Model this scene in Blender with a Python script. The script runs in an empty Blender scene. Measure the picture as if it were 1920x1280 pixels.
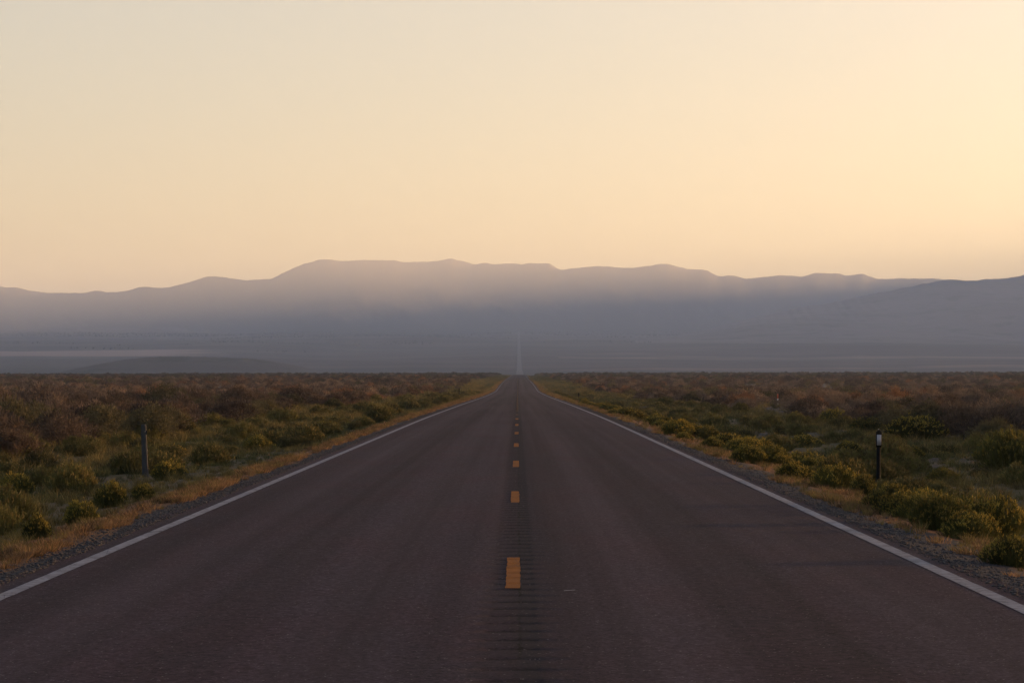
import bpy, math, random
import numpy as np

random.seed(11)
rng = np.random.default_rng(11)
sc = bpy.context.scene
COL = sc.collection
R_ = math.radians

F = 4600.0            # focal length in pixels of the 1920 px wide frame
VX, VY = 971.0, 710.0  # where the road and the level horizon vanish
EYE = 1.5
SUN_AZ, SUN_EL = 69.0, 4.0

# ------------------------------------------------------------------ helpers


def tag(o, label=None, cat=None, group=None, kind=None):
    if label: o['label'] = label
    if cat: o['category'] = cat
    if group: o['group'] = group
    if kind: o['kind'] = kind
    return o


def mesh_np(name, verts, faces, mat=None, smooth=False):
    """verts (n,3); faces (m,k) all of one size, or a list of such arrays"""
    me = bpy.data.meshes.new(name)
    verts = np.asarray(verts, dtype=np.float32)
    if not isinstance(faces, list): faces = [faces]
    faces = [np.asarray(f, dtype=np.int32) for f in faces if len(f)]
    loops = np.concatenate([f.ravel() for f in faces])
    sizes = np.concatenate([np.full(len(f), f.shape[1], dtype=np.int32) for f in faces])
    starts = np.concatenate([[0], np.cumsum(sizes)[:-1]]).astype(np.int32)
    me.vertices.add(len(verts)); me.vertices.foreach_set('co', verts.ravel())
    me.loops.add(len(loops)); me.loops.foreach_set('vertex_index', loops)
    me.polygons.add(len(sizes)); me.polygons.foreach_set('loop_start', starts)
    me.polygons.foreach_set('loop_total', sizes)
    if smooth: me.polygons.foreach_set('use_smooth', np.ones(len(sizes), dtype=bool))
    if mat: me.materials.append(mat)
    me.update(calc_edges=True); me.validate()
    return me


def obj(name, me, parent=None, loc=(0, 0, 0), rz=0.0, sc_=1.0):
    o = bpy.data.objects.new(name, me)
    COL.objects.link(o)
    o.location = loc; o.rotation_euler = (0, 0, rz)
    o.scale = (sc_, sc_, sc_) if not hasattr(sc_, '__len__') else sc_
    if parent: o.parent = parent
    return o


def empty(name, loc=(0, 0, 0), rz=0.0):
    o = bpy.data.objects.new(name, None)
    COL.objects.link(o); o.location = loc; o.rotation_euler = (0, 0, rz)
    o.empty_display_size = 0.2
    return o


def copy_tree(o, parent=None):
    c = o.copy(); COL.objects.link(c)
    if parent: c.parent = parent
    for ch in list(o.children): copy_tree(ch, c)
    return c


def grid_faces(nr, nc):
    i = np.arange(nr - 1)[:, None] * nc + np.arange(nc - 1)[None, :]
    i = i.ravel()
    return np.stack([i, i + 1, i + nc + 1, i + nc], 1)


def hermite(xs, ys):
    xs = np.array(xs, float); ys = np.array(ys, float)
    d = np.diff(ys) / np.diff(xs)
    m = np.zeros_like(xs)
    m[1:-1] = np.where(d[1:] * d[:-1] > 0, 2 * d[1:] * d[:-1] / (d[1:] + d[:-1] + 1e-12), 0)
    m[0], m[-1] = d[0], d[-1]

    def f(x):
        x = np.clip(np.asarray(x, float), xs[0], xs[-1])
        k = np.clip(np.searchsorted(xs, x) - 1, 0, len(xs) - 2)
        h = xs[k + 1] - xs[k]; t = (x - xs[k]) / h
        return ((2*t**3 - 3*t**2 + 1) * ys[k] + (t**3 - 2*t**2 + t) * h * m[k]
                + (-2*t**3 + 3*t**2) * ys[k + 1] + (t**3 - t**2) * h * m[k + 1])
    return f


_P = rng.permutation(512)
_V = rng.random(512) * 2 - 1


def vnoise(x, y, seed=0):
    x = np.asarray(x, float) + seed * 17.31; y = np.asarray(y, float) + seed * 7.77
    xi = np.floor(x).astype(int); yi = np.floor(y).astype(int)
    fx = x - xi; fy = y - yi
    fx = fx * fx * (3 - 2 * fx); fy = fy * fy * (3 - 2 * fy)
    h = lambda a, b: _V[(_P[a & 511] + b * 57) & 511]
    return ((h(xi, yi) * (1 - fx) + h(xi + 1, yi) * fx) * (1 - fy)
            + (h(xi, yi + 1) * (1 - fx) + h(xi + 1, yi + 1) * fx) * fy)


def fbm(x, y, octaves=4, seed=0):
    s = 0; a = 1.0; t = 0
    for k in range(octaves):
        s = s + a * vnoise(x * 2**k, y * 2**k, seed + k); t += a; a *= .5
    return s / t


# ------------------------------------------------------------------ the lie of the land
R = hermite([-400, 80, 143, 200, 317, 400, 480, 540, 750, 1046, 1300, 1500, 1650, 1900, 2300, 2700, 3000,
             3490, 4100, 4800, 6000, 7500, 9500, 14000],
            [0, 0, -.1, -.25, -.5, -.55, -.1, .3, 1.2, 2.2, 3.2, 3.95, 4.1, 2.8, 3.4, 6.9, 8.9,
             12.9, 25, 43, 78, 124, 185, 320])
BEND = hermite([-400, 700, 1324, 3490, 7500, 14000], [0, 0, .8, 2.6, 3.0, 3.0])
EDGE_L, EDGE_R = -3.97, 3.64


def ground_z(X, Z):
    X = np.asarray(X, float); Z = np.asarray(Z, float)
    Xr = X - BEND(Z)
    d = np.maximum(np.maximum(Xr - EDGE_R, EDGE_L - Xr), -1)
    left = Xr < 0
    offL = np.interp(d, [-.3, 0, .25, .6, 1.5, 3, 5, 8, 14, 40], [-.12, -.045, -.05, -.08, -.24, -.36, -.38, -.30, -.25, -.30])
    offR = np.interp(d, [-.3, 0, .25, .7, 1.3, 2.4, 4, 8, 14, 40], [-.12, -.045, -.06, -.10, -.18, -.48, -.62, -.45, -.35, -.35])
    z = R(Z) + np.where(left, offL, offR)
    rough = np.clip((d - .5) / 3, 0, 1)
    z = z + rough * (.05 * vnoise(X / 1.1, Z / 1.3, 3) + .09 * vnoise(X / 5, Z / 9, 5))
    wide = np.clip((d - 8) / 30, 0, 1)
    z = z + wide * .22 * vnoise(X / 31, Z / 60, 8)
    z = z + np.clip((Z - 500) / 900, 0, 1) * np.clip(Z, 0, 1800) / 1500 * np.clip(X / 330, -1, 1) * .55
    far = np.clip((Z - 2600) / 2500, 0, 1)
    z = z + far * np.clip(np.abs(X) / 120 - .3, 0, 1) * (9 * vnoise(X / 420, Z / 900, 12) + 3 * vnoise(X / 150, Z / 260, 13))
    return z


def road_z(X, Z, groove=False):
    """X measured from the road's own line"""
    X = np.asarray(X, float); Z = np.asarray(Z, float)
    z = R(Z) - .010 * np.abs(X)
    if groove:
        p = (Z % .48) / .48
        g = np.clip(1 - np.abs(p - .5) / .16, 0, 1)
        z = z - .009 * np.sqrt(g) * ((X > -.19) & (X < .12))
    return z


def at(px, py):
    """the point of the ground seen at a pixel of the photograph"""
    Z = 8.0
    zs = np.concatenate([np.arange(8, 200, .1), np.arange(200, 1700, 1.)])
    X = (px - VX) / F * zs
    h = EYE - (py - VY) / F * zs
    g = ground_z(X, zs)
    k = np.argmax(g >= h)
    return float(X[k]), float(zs[k])


def put(X, Z, sink=.0):
    return (float(X), float(Z), float(ground_z(X, Z)) - sink)


# ------------------------------------------------------------------ materials
def new_mat(name):
    m = bpy.data.materials.new(name); m.use_nodes = True
    nt = m.node_tree; b = nt.nodes['Principled BSDF']
    return m, nt, b


def N(nt, typ, **kw):
    n = nt.nodes.new(typ)
    for k, v in kw.items(): setattr(n, k, v)
    return n


def L(nt, a, b): nt.links.new(a, b)


def mixc(nt, fac, a, b, mode='MIX'):
    n = N(nt, 'ShaderNodeMix', data_type='RGBA', blend_type=mode)
    for sock, v in ((n.inputs[0], fac), (n.inputs[6], a), (n.inputs[7], b)):
        if hasattr(v, 'links'): L(nt, v, sock)
        elif hasattr(v, '__len__'): sock.default_value = (*v, 1)
        else: sock.default_value = v
    return n.outputs[2]


def mth(nt, op, a, b=None, c=None, clamp=False):
    n = N(nt, 'ShaderNodeMath', operation=op, use_clamp=clamp)
    for i, v in enumerate((a, b, c)):
        if v is None: continue
        if hasattr(v, 'links'): L(nt, v, n.inputs[i])
        else: n.inputs[i].default_value = v
    return n.outputs[0]


def ramp(nt, fac, lo, hi, a=0.0, b=1.0):
    n = N(nt, 'ShaderNodeMapRange', interpolation_type='SMOOTHSTEP')
    L(nt, fac, n.inputs[0])
    n.inputs[1].default_value = lo; n.inputs[2].default_value = hi
    n.inputs[3].default_value = a; n.inputs[4].default_value = b
    return n.outputs[0]


def noise(nt, vec, scale, detail=3, rough=.55, dims='3D'):
    n = N(nt, 'ShaderNodeTexNoise', noise_dimensions=dims)
    L(nt, vec, n.inputs['Vector'])
    n.inputs['Scale'].default_value = scale; n.inputs['Detail'].default_value = detail
    n.inputs['Roughness'].default_value = rough
    return n.outputs[0]


def pos(nt, scale=None):
    g = N(nt, 'ShaderNodeNewGeometry')
    if scale is None: return g.outputs['Position']
    m = N(nt, 'ShaderNodeMapping'); m.inputs['Scale'].default_value = scale
    L(nt, g.outputs['Position'], m.inputs['Vector'])
    return m.outputs[0]


def plain(name, col, rough=.8, var=.15, scale=8.0, spec=.3, metal=0.0):
    m, nt, b = new_mat(name)
    n = noise(nt, pos(nt), scale, 4)
    d = tuple(c * (1 - var) for c in col); l = tuple(min(1, c * (1 + var)) for c in col)
    L(nt, mixc(nt, n, d, l), b.inputs['Base Color'])
    b.inputs['Roughness'].default_value = rough
    b.inputs['Specular IOR Level'].default_value = spec
    b.inputs['Metallic'].default_value = metal
    return m


def foliage(name, col, tip=None, var=.35, translucent=.25, h=.6):
    """leaf colour with plant-to-plant and clump-to-clump variation"""
    m, nt, b = new_mat(name)
    oi = N(nt, 'ShaderNodeObjectInfo')
    n = noise(nt, pos(nt), 5.0, 3)
    d = tuple(c * (1 - var) for c in col); l = tuple(c * (1 + var) for c in col)
    c = mixc(nt, ramp(nt, n, .3, .7), d, l)
    rv = N(nt, 'ShaderNodeValToRGB')
    L(nt, oi.outputs['Random'], rv.inputs[0])
    e = rv.color_ramp.elements
    e[0].position = 0; e[0].color = (.58, .60, .66, 1)
    e[1].position = 1; e[1].color = (1.45, 1.34, 1.12, 1)
    k = rv.color_ramp.elements.new(.5); k.color = (.98, 1.02, .98, 1)
    c = mixc(nt, 1.0, c, rv.outputs[0], 'MULTIPLY')
    b.inputs['Roughness'].default_value = .8
    b.inputs['Specular IOR Level'].default_value = .15
    L(nt, c, b.inputs['Base Color'])
    if translucent:
        t = N(nt, 'ShaderNodeBsdfTranslucent'); L(nt, c, t.inputs[0])
        mx = N(nt, 'ShaderNodeMixShader'); mx.inputs[0].default_value = translucent
        out = nt.nodes['Material Output']
        L(nt, b.outputs[0], mx.inputs[1]); L(nt, t.outputs[0], mx.inputs[2]); L(nt, mx.outputs[0], out.inputs[0])
    return m


# --- asphalt
def asphalt():
    m, nt, b = new_mat('asphalt')
    g = N(nt, 'ShaderNodeNewGeometry'); P = g.outputs['Position']
    at_ = N(nt, 'ShaderNodeAttribute', attribute_name='lane')   # distance from the road's own centre line
    x = at_.outputs['Fac']
    fine = noise(nt, P, 34.0, 6, .8)
    mid = noise(nt, P, 13.0, 3, .7)
    long_ = noise(nt, pos(nt, (1.7, .006, 1)), 1.0, 4, .6)
    blotch = noise(nt, pos(nt, (.35, .05, 1)), 1.0, 4, .6)
    tint = noise(nt, pos(nt, (.9, .25, 1)), 1.0, 3, .6)
    c = mixc(nt, ramp(nt, fine, .36, .66), (.0150, .0112, .0152), (.0520, .0393, .0535))
    c = mixc(nt, mth(nt, 'MULTIPLY', ramp(nt, tint, .4, .65), .55), c, mixc(nt, 1.0, c, (1.12, .86, .86), 'MULTIPLY'))
    c = mixc(nt, 1.0, c, mixc(nt, ramp(nt, long_, .3, .7), (.70, .70, .72), (1.28, 1.28, 1.31)), 'MULTIPLY')
    c = mixc(nt, 1.0, c, mixc(nt, ramp(nt, blotch, .3, .7), (.86, .86, .88), (1.1, 1.08, 1.07)), 'MULTIPLY')
    c = mixc(nt, 1.0, c, mixc(nt, ramp(nt, mid, .34, .66), (.80, .79, .81), (1.20, 1.20, 1.20)), 'MULTIPLY')
    # polished wheel tracks, and the dark oily strip between them
    for cx, w, amt in ((-2.75, .5, .10), (-1.05, .5, .10), (.95, .5, .10), (2.55, .5, .10)):
        dd = mth(nt, 'ABSOLUTE', mth(nt, 'SUBTRACT', x, cx))
        c = mixc(nt, ramp(nt, dd, w * .2, w, amt, 0.0), c, (.085, .066, .08))
    for cx, w, amt in ((-1.9, .45, .10), (1.75, .45, .16)):
        dd = mth(nt, 'ABSOLUTE', mth(nt, 'SUBTRACT', x, cx))
        c = mixc(nt, ramp(nt, dd, 0, w, amt, 0.0), c, (.014, .012, .011))
    # dark seal band under the rumble strip, wandering centre joint
    wob = mth(nt, 'MULTIPLY', mth(nt, 'SUBTRACT', noise(nt, pos(nt, (1, 1, 1)), .8, 3), .5), .09)
    xs = mth(nt, 'ADD', x, wob)
    dd = mth(nt, 'ABSOLUTE', mth(nt, 'ADD', xs, .035))
    c = mixc(nt, ramp(nt, mth(nt, 'ADD', dd, 0), .12, .24, .28, 0.0), c, (.018, .0135, .017))
    dd = mth(nt, 'ABSOLUTE', mth(nt, 'SUBTRACT', xs, .065))
    c = mixc(nt, ramp(nt, dd, .035, .09, .5, 0.0), c, (.013, .013, .018))
    wob2 = mth(nt, 'MULTIPLY', mth(nt, 'SUBTRACT', noise(nt, P, 4.0, 3, .7), .5), .10)
    dd = mth(nt, 'ABSOLUTE', mth(nt, 'ADD', mth(nt, 'SUBTRACT', x, .012), wob2))
    crackmask = mth(nt, 'MULTIPLY', ramp(nt, dd, .004, .014, .9, 0.0), ramp(nt, noise(nt, P, .9, 2), .42, .56))
    c = mixc(nt, crackmask, c, (.010, .008, .008))
    # dirt in the rumble grooves, with their missing sky light painted in too
    sep = N(nt, 'ShaderNodeSeparateXYZ'); L(nt, P, sep.inputs[0])
    ph = mth(nt, 'FRACT', mth(nt, 'DIVIDE', sep.outputs[1], .48))
    gro = ramp(nt, mth(nt, 'ABSOLUTE', mth(nt, 'SUBTRACT', ph, .5)), .05, .15, 1.0, 0.0)
    band = ramp(nt, mth(nt, 'ABSOLUTE', mth(nt, 'ADD', x, .035)), .11, .165, 1.0, 0.0)
    c = mixc(nt, mth(nt, 'MULTIPLY', mth(nt, 'MULTIPLY', gro, band), mth(nt, 'MULTIPLY', ramp(nt, noise(nt, P, 3.0, 3), .28, .66), .66)), c, (.008, .006, .008))
    # thin transverse and random cracks
    vo = N(nt, 'ShaderNodeTexVoronoi', feature='DISTANCE_TO_EDGE')
    mp = N(nt, 'ShaderNodeMapping'); mp.inputs['Scale'].default_value = (.16, .24, 1)
    wv = N(nt, 'ShaderNodeVectorMath', operation='ADD')
    nz = N(nt, 'ShaderNodeTexNoise'); nz.inputs['Scale'].default_value = .8; nz.inputs['Detail'].default_value = 5
    L(nt, P, nz.inputs['Vector']); L(nt, P, wv.inputs[0]); L(nt, nz.outputs['Color'], wv.inputs[1])
    L(nt, wv.outputs[0], mp.inputs['Vector']); L(nt, mp.outputs[0], vo.inputs['Vector']); vo.inputs['Scale'].default_value = 1
    ck = mth(nt, 'MULTIPLY', ramp(nt, vo.outputs['Distance'], .0006, .0022, .5, 0.0), ramp(nt, blotch, .54, .64))
    c = mixc(nt, ck, c, (.016, .013, .013))
    # pale chips of stone
    vo2 = N(nt, 'ShaderNodeTexVoronoi'); L(nt, P, vo2.inputs['Vector']); vo2.inputs['Scale'].default_value = 26
    chip = mth(nt, 'MULTIPLY', ramp(nt, vo2.outputs['Distance'], .10, .2, 1.0, 0.0), ramp(nt, noise(nt, P, 9.7, 2), .5, .58))
    c = mixc(nt, mth(nt, 'MULTIPLY', chip, .9), c, (.17, .15, .16))
    # far stretch lightened: the sky's grazing sheen put into the base colour
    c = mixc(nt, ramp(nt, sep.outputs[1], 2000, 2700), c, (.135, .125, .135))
    L(nt, c, b.inputs['Base Color'])
    b.inputs['Roughness'].default_value = .9
    b.inputs['Specular IOR Level'].default_value = .05
    bp = N(nt, 'ShaderNodeBump'); bp.inputs['Strength'].default_value = .55; bp.inputs['Distance'].default_value = .012
    L(nt, fine, bp.inputs['Height']); L(nt, bp.outputs[0], b.inputs['Normal'])
    return m


def paint(name, col, dark, worn=.5, scale=20):
    m, nt, b = new_mat(name)
    P = pos(nt)
    n = noise(nt, P, scale, 5, .7); n2 = noise(nt, P, 2.2, 4, .6)
    w = mth(nt, 'MULTIPLY', ramp(nt, n, .42, .75), worn)
    c = mixc(nt, w, col, dark)
    c = mixc(nt, 1.0, c, mixc(nt, ramp(nt, n2, .3, .7), (.84, .84, .85), (1.1, 1.1, 1.1)), 'MULTIPLY')
    sep = N(nt, 'ShaderNodeSeparateXYZ'); L(nt, P, sep.inputs[0])
    # fine cracks across the paint
    vo = N(nt, 'ShaderNodeTexVoronoi', feature='DISTANCE_TO_EDGE')
    mp = N(nt, 'ShaderNodeMapping'); mp.inputs['Scale'].default_value = (.5, .28, 1)
    L(nt, P, mp.inputs['Vector']); L(nt, mp.outputs[0], vo.inputs['Vector'])
    c = mixc(nt, ramp(nt, vo.outputs['Distance'], .002, .007, .75, 0.0), c, (.04, .035, .04))
    L(nt, c, b.inputs['Base Color']); b.inputs['Roughness'].default_value = .85
    b.inputs['Specular IOR Level'].default_value = .06
    return m


def ground_mat():
    m, nt, b = new_mat('desert_soil')
    P = pos(nt)
    A = lambda n: N(nt, 'ShaderNodeAttribute', attribute_name=n).outputs['Fac']
    n1 = noise(nt, P, 9.0, 6, .7); n2 = noise(nt, P, .7, 4, .6); n3 = noise(nt, P, 45.0, 3, .7)
    soil = mixc(nt, ramp(nt, n1, .3, .7), (.046, .036, .033), (.088, .068, .062))
    soil = mixc(nt, ramp(nt, n2, .35, .65), soil, (.066, .057, .058))
    gravel = mixc(nt, ramp(nt, n3, .35, .68), (.012, .012, .016), (.056, .054, .066))
    gravel = mixc(nt, ramp(nt, n2, .4, .7, 0, .5), gravel, (.055, .038, .032))
    litter = mixc(nt, ramp(nt, n3, .3, .7), (.070, .036, .020), (.17, .085, .045))
    verge = mixc(nt, ramp(nt, n1, .3, .7), (.040, .036, .020), (.085, .068, .036))
    verge = mixc(nt, ramp(nt, n2, .42, .62, 0, .8), verge, (.095, .065, .040))
    c = mixc(nt, A('verge'), soil, verge)
    brk = mth(nt, 'ADD', A('litter'), mth(nt, 'MULTIPLY', mth(nt, 'SUBTRACT', n1, .5), .9))
    c = mixc(nt, ramp(nt, brk, .35, .62), c, litter)
    brk = mth(nt, 'ADD', A('gravel'), mth(nt, 'MULTIPLY', mth(nt, 'SUBTRACT', noise(nt, P, 2.6, 5, .65), .5), .9))
    c = mixc(nt, ramp(nt, brk, .38, .58), c, gravel)
    # the far slope: sage flats broken by pale stretched benches, dry washes, and painted sun and shade at left
    PF = pos(nt, (.0016, .0024, 0))
    f1 = noise(nt, PF, 1.0, 6, .62); f2 = noise(nt, pos(nt, (.0045, .0075, 0)), 1.0, 5, .65)
    farc = mixc(nt, ramp(nt, f1, .38, .66), (.044, .035, .036), (.084, .066, .066))
    farc = mixc(nt, ramp(nt, f2, .54, .66, 0, .8), farc, (.040, .040, .040))
    c = mixc(nt, A('far'), c, farc)
    pale = mth(nt, 'ADD', A('pale'), mth(nt, 'MULTIPLY', mth(nt, 'SUBTRACT', f2, .5), .7))
    c = mixc(nt, ramp(nt, pale, .4, .7), c, (.26, .18, .16))
    c = mixc(nt, A('dark'), c, (.045, .043, .042))
    L(nt, c, b.inputs['Base Color'])
    b.inputs['Roughness'].default_value = .95; b.inputs['Specular IOR Level'].default_value = .1
    bp = N(nt, 'ShaderNodeBump'); bp.inputs['Strength'].default_value = .6; bp.inputs['Distance'].default_value = .05
    L(nt, n1, bp.inputs['Height']); L(nt, bp.outputs[0], b.inputs['Normal'])
    return m


def mountain_mat(name, c0, c1):
    m, nt, b = new_mat(name)
    f1 = noise(nt, pos(nt, (.0012, .0012, .004)), 1.0, 6, .65)
    f2 = noise(nt, pos(nt, (.012, .008, .02)), 1.0, 5, .65)
    c = mixc(nt, ramp(nt, f1, .35, .68), c0, c1)
    c = mixc(nt, ramp(nt, f2, .5, .66, 0, .7), c, (.030, .034, .026))
    L(nt, c, b.inputs['Base Color']); b.inputs['Roughness'].default_value = .95
    b.inputs['Specular IOR Level'].default_value = .1
    return m


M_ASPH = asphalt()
M_WHITE = paint('white_line_paint', (.200, .200, .238), (.05, .044, .053), .85, 13)
M_YELLOW = paint('yellow_dash_paint', (.215, .076, .013), (.055, .026, .014), .7, 22)
M_YELLOW_WORN = paint('worn_yellow_dash_paint', (.075, .038, .019), (.036, .024, .019), .8, 26)
M_GROUND = ground_mat()
M_RANGE = mountain_mat('far_mountain_rock', (.028, .026, .027), (.042, .038, .038))
M_RIDGE = mountain_mat('near_ridge_rock', (.098, .084, .086), (.160, .136, .138))
M_HILL = mountain_mat('low_hill_scrub', (.064, .056, .058), (.10, .088, .090))

# ------------------------------------------------------------------ world, sun, camera
w = bpy.data.worlds.new('World'); sc.world = w; w.use_nodes = True
nt = w.node_tree; bg = nt.nodes['Background']
sky = N(nt, 'ShaderNodeTexSky', sky_type='NISHITA', sun_disc=False)
sky.sun_elevation = R_(SUN_EL); sky.sun_rotation = R_(SUN_AZ)
sky.air_density = 1.0; sky.dust_density = 0.7; sky.ozone_density = 1.0; sky.altitude = 0
gm = N(nt, 'ShaderNodeGamma'); gm.inputs[1].default_value = .65
L(nt, sky.outputs[0], gm.inputs[0])
SKY_TINT = (1.075, 1.012, 1.07)
hs_ = N(nt, 'ShaderNodeHueSaturation'); hs_.inputs['Saturation'].default_value = 1.25
L(nt, gm.outputs[0], hs_.inputs['Color'])
L(nt, mixc(nt, 1.0, hs_.outputs[0], SKY_TINT, 'MULTIPLY'), bg.inputs[0])
bg.inputs[1].default_value = .115
EXPOSURE = 1.66

sl = bpy.data.lights.new('sun', 'SUN'); sl.energy = 13.5; sl.angle = R_(1.5); sl.color = (1.0, .518, .18)
so = bpy.data.objects.new('sun', sl); COL.objects.link(so)
from mathutils import Vector
sd = Vector((math.sin(R_(SUN_AZ)) * math.cos(R_(SUN_EL)), math.cos(R_(SUN_AZ)) * math.cos(R_(SUN_EL)), math.sin(R_(SUN_EL))))
so.rotation_euler = sd.to_track_quat('Z', 'Y').to_euler(); so.location = (300, 250, 60)

cd = bpy.data.cameras.new('camera'); co = bpy.data.objects.new('camera', cd); COL.objects.link(co)
sc.camera = co
cd.sensor_width = 36; cd.lens = F * 36 / 1920
cd.clip_start = .1; cd.clip_end = 60000
co.location = (0, 0, EYE)
co.rotation_euler = (math.pi / 2 + math.atan((VY - 640) / F), 0, math.atan((VX - 960) / F))

sc.view_settings.view_transform = 'Standard'; sc.view_settings.look = 'None'
sc.view_settings.exposure = EXPOSURE; sc.view_settings.gamma = 1.0
sc.cycles.use_denoising = True
sc.cycles.volume_bounces = 1
sc.cycles.max_bounces = 6; sc.cycles.diffuse_bounces = 3; sc.cycles.transmission_bounces = 3
sc.cycles.transparent_max_bounces = 12
sc.cycles.sample_clamp_indirect = 6

# ------------------------------------------------------------------ ground sheet
zs = [-250, -120, -60, -30, -15, -5, 2]
z = 6.0
while z < 11500:
    zs.append(z); z += max(.22, min(z * .012, 60))
zs = np.array(zs)
near = np.concatenate([np.linspace(0, 1.2, 13), np.linspace(1.35, 3.6, 12), np.linspace(4, 14, 26)])
cols = []
u = np.linspace(0, 1, 46)[1:]
XL, ZL = [], []
for Z in zs:
    wfar = 60 + .42 * max(Z, 0) + np.clip((Z - 1500) * .5, 0, 4500)
    outer = 14 + u**1.7 * wfar
    d = np.concatenate([near, outer])
    row = np.concatenate([(EDGE_L - d)[::-1], np.linspace(EDGE_L + .25, EDGE_R - .25, 4), EDGE_R + d]) + BEND(Z)
    XL.append(row); ZL.append(np.full(len(row), Z))
X = np.array(XL); Z = np.array(ZL)
G = ground_z(X, Z)
nr, nc = X.shape
me = mesh_np('ground', np.stack([X.ravel(), Z.ravel(), G.ravel()], 1), grid_faces(nr, nc), M_GROUND, True)
D = np.maximum(X - BEND(Z) - EDGE_R, EDGE_L - (X - BEND(Z)))
isL = X < 0


def attr(me, name, a):
    at_ = me.attributes.new(name, 'FLOAT', 'POINT'); at_.data.foreach_set('value', a.ravel().astype(np.float32))


S = lambda v, a, b: np.clip((v - a) / (b - a), 0, 1)
ex = vnoise(X * 0 + np.where(isL, 3, 9), Z / 3.5, 4) * .22
gw = np.where(isL, .20, .36)
attr(me, 'gravel', 1 - S(D + ex, gw - .15, gw + .25) + np.where(isL, 0, .62 * S(fbm(X / 3, Z / 7, 3, 21), .02, .3) * S(D, 1.6, 2.4) * (1 - S(D, 6, 9))))
attr(me, 'litter', np.where(isL, S(D + ex, .15, .35) * (1 - S(D + ex, 1.0, 1.5)), .85 * S(D + ex, .35, .7) * (1 - S(D + ex, 1.2, 1.8))))
attr(me, 'verge', S(D, .4, 1.0) * (1 - S(D + 3 * vnoise(X / 7, Z / 11, 30), np.where(isL, 11, 6), np.where(isL, 16, 11))))
attr(me, 'far', S(Z, 1750, 2500))
attr(me, 'pale', np.where((X < -100), S(Z, 4950, 5250) * (1 - S(Z, 5650, 5900)) * (1 - S(X / Z, -.20 + .03, -.11 + .03)), 0)  # left strip: sunlight on the plain painted as paler ground
     + np.where(X > 60, .53 * S(Z, 2600, 3200) * (1 - S(Z, 6200, 7500)) * S(fbm(X / 800, Z / 420, 4, 41), -.02, .30), 0))
attr(me, 'dark', np.where(X < 0, .75 * S(Z, 2700, 3100) * (1 - S(Z, 4400, 4950)) * (1 - S(X / Z, -.19, -.13)), 0))  # left band: shade on the valley floor painted as darker ground
gobj = tag(obj('ground', me), 'wide sage plain sloping gently up to the far mountains', None, None, 'structure')

# ------------------------------------------------------------------ road with its painted markings
rows = np.concatenate([[-250, -100, -40, -10, 0, 4], np.arange(8, 95, .06), np.geomspace(95, 10500, 420)])
rc = np.array([EDGE_L, -3.82, -3.6, -2.8, -1.9, -1.0, -.4, -.20, -.185, -.1, -.02, .06, .115, .13, .35, 1.0, 1.8, 2.6, 3.2, 3.5, EDGE_R])
X0 = np.tile(rc, (len(rows), 1)); Z0 = np.tile(rows[:, None], (1, len(rc)))
edge = np.zeros_like(X0)
edge[:, 0] = .07 * vnoise(rows / 1.7, rows * 0, 50) + .03 * vnoise(rows / .35, rows * 0, 51)
edge[:, -1] = .07 * vnoise(rows / 1.9, rows * 0 + 5, 52) + .03 * vnoise(rows / .35, rows * 0 + 5, 53)
X1 = X0 + edge
RZ = np.where(Z0 < 94, road_z(X1, Z0, True), road_z(X1, Z0))
far_lift = np.clip((Z0 - 1700) / 1000, 0, 1) * 1.2
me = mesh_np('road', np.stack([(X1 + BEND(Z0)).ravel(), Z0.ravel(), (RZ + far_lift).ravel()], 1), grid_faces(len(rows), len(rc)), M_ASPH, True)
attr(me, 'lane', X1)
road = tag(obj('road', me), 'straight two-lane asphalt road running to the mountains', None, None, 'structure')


def strip(name, xc, width, z0, z1, step, mat, groove=False, ragged=.004):
    n = max(2, int((z1 - z0) / step) + 1)
    Zr = np.linspace(z0, z1, n)
    if z1 > 400: Zr = np.concatenate([np.arange(z0, 120, step), np.geomspace(120, z1, 260)])
    cs = np.array([-.5, -.2, .1, .5]) * width
    XX = xc + np.tile(cs, (len(Zr), 1)); ZZ = np.tile(Zr[:, None], (1, 4))
    XX[:, 0] += ragged * vnoise(Zr / .11, Zr * 0 + xc, 60); XX[:, -1] += ragged * vnoise(Zr / .11, Zr * 0 + xc, 61)
    zz = road_z(XX, ZZ, groove) + .004 + np.clip((ZZ - 150) / 800, 0, 1) * .03
    me = mesh_np(name, np.stack([(XX + BEND(ZZ)).ravel(), ZZ.ravel(), zz.ravel()], 1), grid_faces(len(Zr), 4), mat, True)
    return obj(name, me, road)


strip('edge_line', -3.64, .115, 4, 1640, .25, M_WHITE)
strip('edge_line', 3.36, .125, 4, 1640, .25, M_WHITE)
for k in range(-1, 72):
    z0 = 17.6 + 12.19 * k
    strip('centre_dash', -.035, .105, z0, z0 + 3.02, .06 if k < 6 else .5, M_YELLOW if k < 7 else M_YELLOW_WORN, k < 6, .006)
# small white scrape on the lane
sx, sz = (1066 - VX) / 396 * 1.5, 6900 / 396
v = []
for i, (dx, dz) in enumerate(((-.035, -.04), (.0, -.012), (.045, .02), (.05, .05), (.012, .03), (-.03, .02))):
    v.append((sx + dx, sz + dz, float(road_z(sx, sz)) + .006))
mk = obj('paint_scrape', mesh_np('paint_scrape', v, np.array([[0, 1, 4, 5], [1, 2, 3, 4]]), M_WHITE), road)
tag(mk, 'small white scrape mark in the right lane')

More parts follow.
